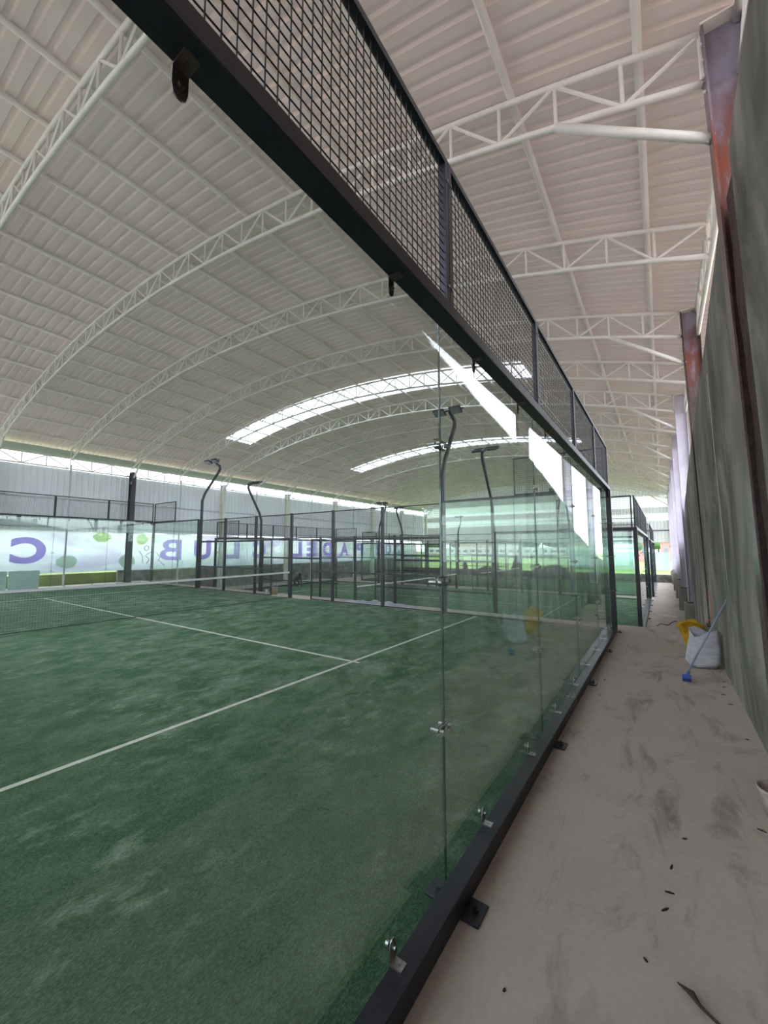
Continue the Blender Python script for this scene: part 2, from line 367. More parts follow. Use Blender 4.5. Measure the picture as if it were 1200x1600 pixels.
for i in range(0, 17, 2):
    yy = TY[i]; fl = 0 if i < 4 else (-.75 if yy < 25 else (-.9 if yy < 38 else -1.0))
    ms = (m_rust, m_rust) if i == 2 else ((m_primer, m_rust) if i == 4 else (m_cwhite, m_cwhite))
    pz = fl if i < 4 else (.3 if i == 4 else (.13 if yy < 38 else -.2))
    if i == 4: fl = 0
    column('steel_column', 1.512, 1.63 if i < 6 else 1.53, 1.81, yy, pz, 6.49, ms, label=rl[i], group='steel columns along the right side')
    if i >= 4:
        tag(MB().bbox((-.2, -.2, 0), (.24, .2, pz-fl), .015).build('concrete_plinth', m_plinth, None, False, (1.62, yy, fl)),
            'grey concrete plinth under ' + rl[i].split(',')[0].replace('steel column ', 'column '), 'plinth', 'plinths under the right-hand columns')
ll = {0: 'left wall column beside the camera end', 2: 'left wall column at the near end of the banner', 4: 'dark steel column standing in front of the banner on the left', 6: 'pale steel column behind the court door on the left', 8: 'pale left wall column fourth from the near end', 10: 'pale left wall column behind the second court', 12: 'pale left wall column behind the third court', 14: 'pale left wall column past the third court', 16: 'last pale left wall column in the far corner'}
for i in range(2, 17, 2):
    yy = TY[i]; fl = 0 if yy < 10.8 else (-.75 if yy < 25 else -.9)
    ms = (m_darkcol, m_darkcol) if i <= 4 else (m_white, m_white)
    column('steel_column', -21.98, -21.98, -22.3, yy, fl if yy < 38 else -1.0, 5.79, ms, label=ll[i], group='steel columns along the left wall', flip=-1)
# thin posts between the left columns
for i in range(3, 17, 2):
    yy = TY[i]
    fl = 0 if yy < 10.8 else (-.75 if yy < 25 else (-.9 if yy < 38 else -1.0))
    tag(MB().tube([(0, 0, 0), (0, 0, 5.78-fl)], .042, 8).build('wall_post', m_clad, None, True, (-22.27, yy, fl)),
        'thin grey tube post against the left cladding, ' + ['', '', '', 'nearest the camera', '', 'just right of the dark column', '', 'third from the near end', '', 'fourth from the near end', '', 'fifth from the near end', '', 'sixth from the near end', '', 'farthest one'][i], 'post', 'thin posts between the left wall columns')

# eave lattice beams
def lattice(name, x, z0, z1, ya, yb, step, label, group):
    t = empty(name, (x, ya, z0)); Ly = yb-ya; H = z1-z0
    MB().tube([(0, 0, 0), (0, Ly, 0)], .035, 8).build('bottom_chord', m_white, t, True)
    MB().tube([(0, 0, H), (0, Ly, H)], .035, 8).build('top_chord', m_white, t, True)
    w = MB(); n = max(2, round(Ly/step)); d = Ly/n
    for i in range(n):
        w.tube([(0, d*i, 0), (0, d*i, H)], .027, 6)
        a, b = (0, H) if i % 2 else (H, 0)
        w.tube([(0, d*i, a), (0, d*(i+1), b)], .027, 6)
    w.build('web_lattice', m_white, t); return tag(t, label, 'lattice beam', group)
names_r = ['overhead by the camera', 'running up to the rust-red column', 'between the rust-red and purple-grey columns', 'just past the purple-grey column', 'fourth bay', 'fifth bay', 'sixth bay', 'seventh bay']
k = 0
for i in range(0, 16, 2):
    lattice('eave_beam', 1.77, 5.94, 6.45, TY[i]+.02, TY[i+2]-.02, .8, 'white lattice eave beam on the right side, ' + names_r[k], 'right eave lattice beams')
    k += 1
for i in range(1, 16):
    lattice('eave_beam', -22.45, 5.6, 6.11, TY[i]+.02, TY[i+1]-.02, .9, 'white lattice eave beam in the bright slot over the left cladding, bay %s' % ['', 'beside the camera', 'first in view', 'ending at the dark column', 'just past the dark column', 'fifth', 'sixth', 'seventh', 'eighth', 'ninth', 'tenth', 'eleventh', 'twelfth', 'thirteenth', 'fourteenth', 'last'][i], 'left eave lattice beams')
# fascia under left roof edge
fa = MB(); fa.loft([[(-22.55, YB, 6.14), (-22.52, YB, 6.14), (-22.4, YB, 6.46), (-22.44, YB, 6.48)], [(-22.55, 42.4, 6.14), (-22.52, 42.4, 6.14), (-22.4, 42.4, 6.46), (-22.44, 42.4, 6.48)]])
struct(fa.build('trim_1', mottled('pale_green_fascia', rgb(196, 206, 192), rgb(184, 196, 182), 1, .6)))

# left wall : ribbed cladding above, low wall below
def ribbed(axis, c, a0, a1, z0, z1, pitch, depth, mi=0, mb=None):
    s = mb or MB(); pts = []; a = a0
    while a < a1:
        for da, h in ((0, 0), (pitch*.62, 0), (pitch*.7, depth), (pitch*.92, depth)): pts.append((min(a+da, a1), h))
        a += pitch
    n = len(s.v)
    for (q, h) in pts:
        for z in (z0, z1): s.v.append((c+h, q, z) if axis == 'y' else (q, c+h, z))
    for i in range(len(pts)-1): s.f.append((n+2*i, n+2*i+2, n+2*i+3, n+2*i+1)); s.m.append(mi)
    return s
struct(ribbed('y', -22.56, YB, 42.4, 2.6, 5.57, .25, .035).build('wall_left', m_clad))
struct(MB().box((-22.86, 9.6, -1.3), (-22.72, 42.4, .62)).build('wall_left_low', m_rubble))
# girt tubes behind / along cladding
for z, nm in ((2.78, 'lower'), (4.12, 'middle')):
    tag(MB().tube([(0, YB, 0), (0, 42.4, 0)], .035, 6).build('wall_rail', m_clad, None, True, (-22.48, 0, z)), 'long grey %s rail along the left cladding' % nm, 'rail')
# gable wall at the far end with banded sheets
gz = [(2.25, 4.16, 0), (4.16, 4.78, 1), (4.78, 5.36, 0), (5.36, 6.36, 1), (6.36, 7.2, 0), (7.2, 8.6, 0)]
gb = MB()
for z0, z1, mi in gz:
    # clipped to the arch by columns of strips
    a = -22.6
    while a < 1.9:
        b = min(a+.25, 1.9); zt = min(z1, zroof((a+b)/2)+.03)
        if zt > z0:
            yy = 42.5-(.05 if mi else 0)
            n = len(gb.v); gb.v += [(a, yy, z0), (a+.15, yy, z0), (a+.18, yy+.04, z0), (b, yy+.04, z0), (a, yy, zt), (a+.15, yy, zt), (a+.18, yy+.04, zt), (b, yy+.04, zt)]
            for i in range(3): gb.f.append((n+i, n+i+1, n+i+5, n+i+4)); gb.m.append(mi)
        a += .25
struct(gb.build('wall_far', [m_gable, m_gablesky]))
tag(MB().tube([(-22.4, 0, 0), (1.6, 0, 0)], .05, 8).build('gable_beam', m_darkcol, None, True, (0, 42.38, 3.28)), 'dark horizontal beam across the far gable wall', 'beam')
# near gable behind the camera: sheeted above, left wide open below to let fill light in
gn = MB(); a = -22.6
while a < 1.9:
    b = min(a+.25, 1.9); zt = zroof((a+b)/2)-.02; n = len(gn.v)
    gn.v += [(a, YB, 5.0), (a+.15, YB, 5.0), (a+.18, YB-.04, 5.0), (b, YB-.04, 5.0), (a, YB, zt), (a+.15, YB, zt), (a+.18, YB-.04, zt), (b, YB-.04, zt)]
    for i in range(3): gn.f.append((n+i, n+i+1, n+i+5, n+i+4)); gn.m.append(0)
    a += .25
struct(gn.build('wall_near', m_gable))
# low wall at the end of the paved floor
struct(MB().box((-22.7, 38.0, -1.0), (1.5, 38.2, -.3)).build('wall_far_low', m_rubble))

# right wall : battered streaked concrete panels with rough joints
def wtop(y):
    pl = [(-16, 6.1), (2.9, 4.93), (4.3, 4.8), (5.2, 4.62), (6.6, 4.38), (8.4, 4.17), (9.3, 4.05), (11.2, 3.78), (12.9, 3.45), (15, 3.05), (18, 2.4), (25, 1.2), (38.2, 0.0)]
    for (a, b), (c, d) in zip(pl, pl[1:]):
        if y <= c: return b+(d-b)*(y-a)/(c-a)
    return pl[-1][1]
def xw(z): return 1.645-max(0, z)*.018
def panel(ya, yb, dx=0):
    s = MB(); ny = max(2, int((yb-ya)/.6)); rr = []
    for i in range(ny+1):
        y = ya+(yb-ya)*i/ny; zt = wtop(y)+random.uniform(-.03, .03); zb = -1.2
        rr.append([(xw(zb)+dx, y, zb), (xw(zt*.5)+dx, y, zt*.5), (xw(zt)+dx, y, zt), (xw(zt)+.16+dx, y, zt), (xw(zb)+.16+dx, y, zb)])
    return s.loft(rr)
pan = [(-16, 3.86), (4.56, 9.6), (10.06, 15.0), (15.48, 25.0), (25.1, 38.2)]
for i, (a, b) in enumerate(pan): struct(panel(a, b, 0 if i < 3 else .28).build('wall_right' if i == 0 else 'wall_right', m_wall))
# rough joint strips where the wall meets the columns
for a, b in ((3.86, 4.56), (9.6, 10.06), (15.0, 15.48)):
    struct(MB().box((1.825, a-.05, -1.2), (1.9, b+.05, wtop(a)-.05)).build('trim_4', m_joint))  # backing added behind the column to stop light leaking through the gap
    b = a+(.45 if a < 5 else .02)
    s = MB(); rr = []
    for i in range(25):
        z = -1.0+(wtop(a)-.1+1)*i/24; j = random.uniform(-.012, .012)
        rr.append([(xw(z)+.03+j, a, z), (xw(z)+.03-j, b, z), (xw(z)+.15, b, z), (xw(z)+.15, a, z)])
    struct(s.loft(rr).build('trim_2', m_joint))
# formwork seam ridges on the second panel
sm = MB()
for y0 in (6.55,):
    sm.tube([(xw(z)-.002, y0+.0*z+.02*math.sin(z*3), z) for z in [i*.25 for i in range(4, int(wtop(y0)/.25))]], .007, 5)
sm.tube([(xw(z)-.001, 4.575+.008*math.sin(z*9), z) for z in [i*.12 for i in range(0, 37)]], .008, 5)
struct(sm.build('trim_3', mat('pale_mortar', rgb(176, 172, 162), .9)))

# ------------------------------------------------------------------ court prototypes (local origin at the court corner nearest the camera)
def mesh_wires(mb, a0, a1, z0, z1, plane, axis, s=.05, w=.002):
    n = round((a1-a0)/s)
    def bx(p, q):
        if axis == 'y': mb.box((plane-w, p[0], p[1]), (plane+w, q[0], q[1]))
        else: mb.box((p[0], plane-w, p[1]), (q[0], plane+w, q[1]))
    for i in range(1, n): a = a0+(a1-a0)*i/n; bx((a-w, z0), (a+w, z1))
    n = round((z1-z0)/s)
    for i in range(1, n): z = z0+(z1-z0)*i/n; bx((a0, z-w), (a1, z+w))
def frame_rect(mb, a0, a1, z0, z1, plane, axis, w=.036, d=.02):
    def bx(p, q):
        if axis == 'y': mb.box((plane-d, p[0], p[1]), (plane+d, q[0], q[1]))
        else: mb.box((p[0], plane-d, p[1]), (q[0], plane+d, q[1]))
    bx((a0, z0), (a0+w, z1)); bx((a1-w, z0), (a1, z1)); bx((a0+w, z0), (a1-w, z0+w)); bx((a0+w, z1-w), (a1-w, z1))
def mesh_panel(parent, a0, a1, z0, z1, plane, axis, w=.036, bolts=True):
    fr = MB(); frame_rect(fr, a0+.003, a1-.003, z0, z1, plane, axis, w)
    p = fr.build('mesh_panel', m_frame, parent)
    wr = MB(); mesh_wires(wr, a0+w, a1-w, z0+w, z1-w, plane, axis); wr.build('wire_mesh', m_wire, p)
    return p
def glass_pane(parent, lo, hi):
    s = MB().box(lo, hi); p = s.build('glass_pane', m_glass, parent); return p

GX0, GX1 = -.014, -.002
def back_wall():
    t = empty('glass_back_wall')
    b = MB().bbox((0, -.1, 0), (.1, 10.1, .1), .006); b.build('ground_beam', m_frame, t)
    sp_ = MB()
    for yy in (5.02, 5.12):
        for xx in (.025, .07):
            sp_.cyl((xx, yy, .1), (0, 0, 1), .009, .006, 8)
    sp_.box((-.002, 5.06, -.0), (.102, 5.068, .1015)); sp_.build('splice_bolts', m_steel, t)
    MB().bbox((0, -.1, 3.015), (.1, 10.1, 3.095), .006).build('top_beam', m_frame, t)
    for yy in (-.1, 10.0):
        s = MB().bbox((0, yy, 0.1), (.1, yy+.1, 3.02), .006)
        d = 1 if yy < 0 else -1; e = yy+.1 if yy < 0 else yy
        s.loft([[(.03, e, 2.86), (.03, e, 3.02), (.03, e+d*.14, 3.02)], [(.07, e, 2.86), (.07, e, 3.02), (.07, e+d*.14, 3.02)]]); s.build('corner_post', m_frame, t)
    for k in range(5):
        glass_pane(t, (GX0, 2*k+.004, .055), (GX1, 2*k+1.996, 3.06))
        p = mesh_panel(t, 2*k, 2*k+2, 3.097, 4.0, .05, 'y')
        bo = MB()
        for yy in (2*k+.02, 2*k+1.98):
            for z in (3.22, 3.86): bo.cyl((.07, yy, z), (1, 0, 0), .009, .008, 8)
        bo.build('bolts', m_steel, p)
    ed = MB()
    for k in range(1, 5): ed.box((GX0+.001, 2*k-.0035, .056), (GX1-.001, 2*k+.0035, 3.058))
    for k in range(1, 5): MB().box((GX0+.001, 2*k-.0035, .056), (GX1-.001, 2*k+.0035, 3.058)).build('glass_joint', m_edge, t)
    # L brackets clamping the glass to the beams
    for k in range(10):
        yy = k+.5
        s = MB(); w = .022
        s.box((-.004, yy-w, .1), (.055, yy+w, .106)); s.cyl((.03, yy, .106), (0, 0, 1), .009, .006, 8)
        s.loft([[(-.002, yy-w*math.cos(a)*1.0, .1+z_) for a, z_ in ((0, 0), (0, .055), (.7, .078), (1.3, .086), (1.84, .086), (2.44, .078), (PI, .055), (PI, 0))], [(.003, yy-w*math.cos(a), .1+z_) for a, z_ in ((0, 0), (0, .055), (.7, .078), (1.3, .086), (1.84, .086), (2.44, .078), (PI, .055), (PI, 0))]])
        s.cyl((.003, yy, .155), (1, 0, 0), .009, .014, 8); s.cyl((-.03, yy, .155), (1, 0, 0), .012, .014, 8)
        s.build('glass_bracket', m_steel, t)
        s = MB(); zb = 3.015
        s.box((-.004, yy-w, zb-.005), (.06, yy+w, zb)); s.cyl((.032, yy, zb-.011), (0, 0, 1), .009, .006, 8)
        s.loft([[(x_, yy-w*math.cos(a), zb-z_) for a, z_ in ((0, 0), (0, .055), (.7, .078), (1.3, .086), (1.84, .086), (2.44, .078), (PI, .055), (PI, 0))] for x_ in (-.002, .003)])
        s.cyl((.003, yy, zb-.05), (1, 0, 0), .009, .012, 8)
        o = s.build('glass_bracket', m_dksteel, t)
    # joint clips
    for k in range(1, 5):
        for z in (.82, 1.58, 2.33):
            s = MB(); yy = 2*k
            for sx, xx in ((1, GX1), (-1, GX0)):
                s.box((min(xx, xx+.004*sx), yy-.062, z-.026), (max(xx, xx+.004*sx), yy+.062, z-.018))
                s.box((min(xx, xx+.004*sx), yy-.062, z+.018), (max(xx, xx+.004*sx), yy+.062, z+.026))
                for q in (-.045, .045): s.cyl((xx, yy+q, z), (sx, 0, 0), [.013, .010][sx < 0], .02 if sx > 0 else .045, 8)
            s.build('joint_clip', m_steel, t)
    # anchor feet
    for k in range(0, 6):
        yy = min(max(2*k, .12), 9.9)
        s = MB(); s.bbox((.098, yy-.07, 0), (.19, yy+.07, .012), .003); s.cyl((.148, yy, .012), (0, 0, 1), .016, .014, 6); s.cyl((.148, yy, .026), (0, 0, 1), .008, .02, 8)
        s.build('anchor_foot', m_frame, t)
        if 0 < k < 5:
            s = MB(); s.bbox((-.1, yy-.06, .016), (-.0, yy+.06, .028), .003); s.cyl((-.05, yy, .028), (0, 0, 1), .014, .014, 6); s.build('anchor_foot', m_frame, t)
    # clips holding glass at the end posts
    for yy in (.02, 9.98):
        for z in (.85, 1.58, 2.3):
            s = MB(); s.box((-.02, yy-.05, z-.02), (.0, yy+.05, z+.02)); s.cyl((.0, yy, z), (1, 0, 0), .012, .13, 8); s.build('post_clip', m_dksteel, t)
    return t

def side_wall():
    # runs from x=0 to x=-20 on the plane y=0 (local), outside is +y
    t = empty('mesh_side_wall'); P_ = .05
    def post(x, z1, w=.08):
        MB().bbox((x-w/2, 0, 0), (x+w/2, .09, z1), .005).build('post', m_frame, t)
        MB().bbox((x-w/2-.05, -.0, 0), (x+w/2+.05, .1, .012), .003).build('anchor_foot', m_frame, t)
    for x in (-4, -16): post(x, 3.05, .1)
    for x in (-6, -8, -12, -14): post(x, 3.02)
    post(-10, 3.02, .08)
    for s in (0, 1):
        def X(a, b):
            a, b = (a, b) if s == 0 else (-20-b, -20-a)
            return min(a, b), max(a, b)
        for a, b in ((-2, 0), (-4, -2)):
            x0, x1 = X(a, b)
            glass_pane(t, (x0+.01, GX0, .03), (x1-.006, GX1, 3.03))
        x0, x1 = X(-4, -.0)
        MB().bbox((x0, 0, 0), (x1, .07, .05), .004).build('bottom_rail', m_frame, t)
        MB().bbox((x0, 0, 3.0), (x1, .07, 3.06), .004).build('top_rail', m_frame, t)
        x0, x1 = X(-2, 0)
        mesh_panel(t, x0, x1, 3.06, 4.0, .04, 'x')
        xe = x0+.02 if s == 0 else x1-.02
        xm, _ = X(-2, -2)
        for z in (.85, 1.58, 2.3):
            q = MB(); q.box((xm-.06, GX1, z-.022), (xm+.06, GX1+.005, z-.016)); q.box((xm-.06, GX1, z+.016), (xm+.06, GX1+.005, z+.022)); q.cyl((xm-.04, GX1, z), (0, 1, 0), .012, .02, 8); q.cyl((xm+.04, GX1, z), (0, 1, 0), .012, .02, 8); q.build('joint_clip', m_steel, t)
        MB().box((xm-.003, GX0, .03), (xm+.003, GX1, 3.03)).build('glass_joint', m_edge, t)
        # mesh bays, gate, and the panel over the gate
        for a, b in ((-6, -4), (-8, -6)):
            x0, x1 = X(a, b); mesh_panel(t, x0, x1, .02, 3.0, .03, 'x', .03)
        x0, x1 = X(-8.98, -8); mesh_panel(t, x0, x1, .02, 2.08, .03, 'x', .035)
        x0, x1 = X(-10, -8); mesh_panel(t, x0, x1, 2.1, 3.0, .03, 'x', .035)
        for z, w_ in ((.98, .028), (2.05, .036)):
            x0, x1 = X(-8.98 if z < 2 else -8.0, -4); MB().box((x0, .005, z-w_), (x1, .05, z+w_)).build('cross_rail', m_frame, t)
    return t

def court_net():
    t = empty('tennis_net'); s = MB(); w = .0014
    n = 200
    for i in range(n+1):
        y = 10*i/n; zt = .88+.04*abs(2*y/10-1)**1.3; s.box((-w, y-w, .03), (w, y+w, zt))
    for j in range(18):
        z = .03+j*.048; s.box((-w, .02, z-w), (w, 9.98, z+w))
    s.build('net_mesh', m_wire, t)
    b = MB(); rr = []
    for i in range(41):
        y = 10*i/40; zt = .88+.04*abs(2*y/10-1)**1.3; rr.append([(-.006, y, zt-.055), (.006, y, zt-.055), (.006, y, zt), (-.006, y, zt)])
    b.loft(rr).build('head_band', m_band, t)
    MB().tube([(0, 0, .03), (0, 10, .03)], .008, 6).build('bottom_cord', m_wire, t)
    for y in (-.02, 10.02): MB().bbox((-.05, y-.045, 0), (.05, y+.045, .95), .005).build('net_post', m_frame, t)
    return t

def turf():
    t = empty('artificial_turf')
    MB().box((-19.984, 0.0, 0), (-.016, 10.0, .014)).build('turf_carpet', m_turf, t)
    z0, z1 = .014, .017
    for x in (-3.05, -16.95): MB().box((x-.028, 0.0, z0), (x+.028, 10.0, z1)).build('court_line', m_line, t)
    MB().box((-17.05, 4.972, z0), (-2.92, 5.028, z1)).build('court_line', m_line, t)
    return t

def light_pole(d=1):
    t = empty('floodlight_pole')
    pts = [(0, 0, 0), (0, 0, 3.9), (0, .12*d, 4.25), (0, .78*d, 5.35), (0, .84*d, 5.5), (0, .8*d, 5.62), (0, .5*d, 5.8)]
    MB().tube(pts, .058, 4).build('pole', m_frame, t)
    MB().tube([(-.36, .5*d, 5.82), (.42, .5*d, 5.82)], .025, 6).build('cross_arm', m_frame, t)
    for x in (-.3, .22):
        h = MB(); w_, l_, th = .17, .13, .03
        n_ = Vector((0, -.42*d, -.9)).normalized(); e = Vector((1, 0, 0)); q = n_.cross(e).normalized(); c0 = Vector((x, .42*d, 5.78))
        def R(o, sc): return [c0+e*a*w_*sc+q*b*l_*sc+n_*o for a, b in ((-1, -1), (1, -1), (1, 1), (-1, 1))]
        h.loft([R(-.05, .75), R(-.03, 1), R(.03, 1)]); hd = h.build('floodlight', m_frame, t)
        gk = MB(); gk.loft([R(.0305, .88), R(.034, .88)]); gk.build('lamp_glass', m_lampglass, hd)
    return t

court_o = [(0, 0, 0), (.32, 13.35, -.75), (.38, 26.7, -.9)]
cn = ['first (nearest)', 'second', 'third (farthest)']
bwp, swp, ntp, tfp, lpp, lpn = back_wall(), side_wall(), court_net(), turf(), light_pole(1), light_pole(-1)
kids = kidmap(); protos = {}
def place(p, loc, rz, label, cat, group):
    o = p if p.name not in protos else copy_tree(p, None, kids)
    protos[p.name] = 1; o.location = loc; o.rotation_euler = (0, 0, rz); return tag(o, label, cat, group)
bl = [('large glass wall with mesh on top right beside the camera walkway', 'glass wall at the far side of the nearest court, in front of the banner'),
      ('glass wall of the second court along the walkway', 'glass wall of the second court on its banner side'),
      ('glass wall of the third court along the walkway', 'glass wall of the third court on its banner side')]
sl = [('black mesh side wall of the nearest court beside the camera', 'black mesh and glass side wall at the far end of the nearest court'),
      ('black mesh side wall of the second court facing the nearest court', 'black mesh side wall of the second court facing the third court'),
      ('black mesh side wall of the third court facing the second court', 'black mesh side wall of the third court facing the green field')]
for k, (ox, oy, oz) in enumerate(court_o):
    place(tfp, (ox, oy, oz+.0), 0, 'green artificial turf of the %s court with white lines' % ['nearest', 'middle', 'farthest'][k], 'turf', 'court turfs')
    place(bwp, (ox, oy, oz), 0, bl[k][0], 'court wall', 'glass court end walls')
    place(bwp, (ox-20, oy+10, oz), PI, bl[k][1], 'court wall', 'glass court end walls')
    place(swp, (ox, oy+10, oz), 0, sl[k][1], 'court wall', 'mesh court side walls')
    place(swp, (ox-20, oy, oz), PI, sl[k][0], 'court wall', 'mesh court side walls')
    place(ntp, (ox-10, oy, oz+.014), 0, 'black net with white band across the %s court' % ['nearest', 'middle', 'farthest'][k], 'net', 'court nets')
    for x, nm in ((-4, 'right'), (-16, 'left')):
        if k == 0 or True:
            place(lpp, (ox+x, oy+10.16, oz), 0, 'bent black floodlight pole at the far side of the %s court, %s-hand one' % (['nearest', 'middle', 'farthest'][k], nm), 'floodlight pole', 'court floodlight poles')
        if k > 0:
            place(lpn, (ox+x, oy-.16, oz), 0, 'bent black floodlight pole at the near side of the %s court, %s-hand one' % (['nearest', 'middle', 'farthest'][k], nm), 'floodlight pole', 'court floodlight poles')

# ------------------------------------------------------------------ banner with mirrored lettering
bn = empty('banner', (-22.47, 0, 0))
def sy(y): return .023+(y-.023)*.83
def sz(z): return 1.758+(z-1.758)*.83
def bz1(y): return sz(2.86-.012*(y-4))
s = MB(); rr = []
NYB = 150
for i in range(NYB+1):
    y = 3.2+(40.5-3.2)*i/NYB; zb = .62 if y < 10 else .6; zt = bz1(y)+.03*math.sin(y*2.1)
    w_ = .035*math.sin(y*1.3)+.02*math.sin(y*3.7)
    rr.append([(w_*.2, y, zt), (w_*.2+.03*math.sin(y*2.6+1), y, zt*.7+zb*.3), (w_+.04*math.sin(y*1.9), y, zt*.35+zb*.65), (w_, y, zb)])
s.loft(rr, False, closed=False)
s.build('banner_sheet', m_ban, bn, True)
def letter(ch, y, z, h, w):
    cu = bpy.data.curves.new('letter', 'FONT'); cu.body = ch; cu.size = 1; cu.offset = .02 if ch == 'B' else .05; cu.extrude = 0; cu.align_x = 'CENTER'
    o = bpy.data.objects.new('tmp', cu); col.objects.link(o); bpy.context.view_layer.update()
    dg = bpy.context.evaluated_depsgraph_get(); me = bpy.data.meshes.new_from_object(o.evaluated_get(dg)); bpy.data.objects.remove(o)
    xs_ = [v_.co.x for v_ in me.vertices]; ys_ = [v_.co.y for v_ in me.vertices]
    cx, cyy, sx, sy = (min(xs_)+max(xs_))/2, min(ys_), w/(max(xs_)-min(xs_)), h/(max(ys_)-min(ys_))
    # mirrored as in the photo: the letter's own x axis runs towards -y, i.e. to the left
    for v_ in me.vertices: v_.co = Vector((v_.co.z*.5+.11, -(v_.co.x-cx)*sx+y, (v_.co.y-cyy)*sy+z))
    me.materials.clear(); me.materials.append(m_letter)
    lo = bpy.data.objects.new('letter', me); col.objects.link(lo); lo.parent = bn; return lo
for ch, y in (('C', 7.0), ('B', 14.65), ('U', 17.0), ('L', 19.5), ('C', 22.1), ('L', 26.4), ('E', 28.3), ('D', 30.5), ('A', 33.2), ('P', 35.9), ('N', 39.6), ('O', 41.6), ('Z', 43.8)):
    letter(ch, sy(y), sz(.94), 1.19, 1.25 if ch in 'CB' and y < 16 else 1.12)
def blob(y, z, ry, rz, m, nm='leaf_print', seed=0):
    s = MB(); k = 22; rng = random.Random(seed); pts = []
    for j in range(k):
        a = 2*PI*j/k; q = 1+.08*rng.uniform(-1, 1); pts.append((sy(y)+.83*ry*q*math.cos(a), sz(z)+.83*rz*q*math.sin(a)))
    s.quad(*[(.085, a, b) for a, b in pts]); s.build(nm, m, bn)
blob(10.45, 2.45, .5, .3, m_leafprint, seed=1); blob(12.75, 2.35, .38, .34, m_leafprint, seed=2); blob(8.75, 1.0, .5, .38, m_paleprint, seed=3); blob(11.9, .95, .5, .4, m_paleprint, seed=4)
fg = MB()
def stroke(pts): fg.tube([(.085, sy(a), sz(b)) for a, b in pts], .015, 4)
stroke([(13.05+.14*math.cos(t_), 1.78+.16*math.sin(t_)) for t_ in [i*PI/6 for i in range(13)]])
stroke([(12.6, 1.6), (12.8, 1.3), (12.85, .8)]); stroke([(13.05, 1.35), (13.3, 1.5), (13.7, 1.5), (13.95, 1.15), (13.8, .9)]); stroke([(13.0, 1.3), (13.25, 1.05), (13.1, .75)]); stroke([(13.9, .95), (14.3, .55)])
fg.build('player_drawing', m_lineprint, bn)
tag(bn, 'long white banner with mirrored purple letters along the left wall', 'banner')
# low pale boards leaning near the left wall
for i, y in enumerate((4.4, 5.45)):
    tag(MB().bbox((-.02, 0, 0), (.02, 1.0, .82), .004).build('pale_board', mottled('pale_board_%d' % i, rgb(206, 222, 224), rgb(190, 210, 212), 2, .6), None, False, (-21.2, y-.5, 0)),
        'low pale blue board on edge under the letter C, %s one' % ('left' if i == 0 else 'right'), 'board', 'pale boards under the banner')

# ------------------------------------------------------------------ things in the walkway
def lumpy_bag(name, w, d, h, m, loc, rz, seed, lean=0, topopen=.8, sq=.6, tp=0):
    rng = random.Random(seed); s = MB(); K = 28; rings = []
    prof_ = [(0, .62), (.04, .86), (.12, 1.0), (.25, 1.02), (.4, .98), (.55, .95), (.7, .93), (.85, .9), (.95, .88), (1, topopen)]
    ph = [rng.uniform(0, 6) for _ in range(6)]
    for t_, q in prof_:
        q = q*(1-tp+tp*t_)
        ring = []
        for j in range(K):
            a = 2*PI*j/K; c, s_ = math.cos(a), math.sin(a)
            sx = math.copysign(abs(c)**sq, c); sy2 = math.copysign(abs(s_)**sq, s_)
            wob = 1+.05*math.sin(3*a+ph[0]+t_*5)+.04*math.sin(5*a+ph[1]-t_*8)+.02*math.sin(9*a+ph[2]+t_*14)
            zz = h*t_*(1+.12*math.sin(2*a+ph[3])*t_) + .012*math.sin(6*a+ph[4])
            ring.append((w/2*q*wob*sx+lean*t_, d/2*q*wob*sy2, max(0, zz)))
        rings.append(ring)
    inner = [[(x*.93+lean*.07, y*.93, z-.01) for x, y, z in rings[-1]], [(x*.7, y*.7, max(.02, z-.16)) for x, y, z in rings[-1]]]
    s.loft(rings+inner); o = s.build(name, m, None, True, loc); o.rotation_euler = (0, 0, rz); return o
m_sack = mottled('woven_white_sack', rgb(206, 204, 212), rgb(178, 176, 186), 5, .8, 0, (1, 1, 3), .5)
m_ysack = mottled('yellow_sack', rgb(214, 168, 30), rgb(190, 140, 30), 6, .6, 0, (1, 1, 1), .4)
tag(lumpy_bag('white_sack', .36, .34, .5, m_sack, (1.365, 7.78, 0), .25, 3, .07, .92, .5), 'white woven sack standing on the walkway against the concrete wall', 'sack')
ys_ = lumpy_bag('yellow_sack', .36, .28, .47, m_ysack, (1.36, 8.75, 0), .2, 9, -.06, 1.05, .6, .5)
tag(ys_, 'yellow plastic sack standing just behind the white sack', 'sack')
oc = MB(); oc.tube([(1.61, 9.02, 1.0), (1.61, 9.0, .8), (1.61, 8.97, .66), (1.6, 8.93, .55), (1.52, 8.88, .5)], .007, 6)
tag(oc.build('orange_cord', mat('orange_cord', rgb(214, 120, 84), .7), None, True), 'thin orange cord hanging down the wall to the yellow sack', 'cord')
# brush
br = empty('blue_brush', (1.16, 6.83, 0))
hb = Vector((0, 0, .1)); ht = Vector((.47, .02, 1.1))
MB().tube([hb, ht-(ht-hb)*.03], .0115, 10).build('handle', mat('blue_grey_handle', rgb(140, 148, 172), .4), br, True)
MB().tube([ht-(ht-hb)*.03, ht], .0125, 10).build('handle_grip', mat('pale_grip', rgb(196, 200, 210), .5), br, True)
m_blue = mat('blue_plastic', rgb(62, 92, 176), .35)
s = MB(); s.bbox((-.055, -.03, .035), (.045, .03, .085), .01); s.tube([(0, 0, .08), (.025, 0, .13)], .014, 8); s.build('brush_head', m_blue, br)
s = MB()
for i in range(12):
    for j in range(7):
        x_ = -.05+i*.008; y_ = -.024+j*.008; s.box((x_-.003, y_-.003, 0), (x_+.003, y_+.003, .037))
s.build('bristles', mat('dark_blue_bristle', rgb(36, 50, 110), .8), br)
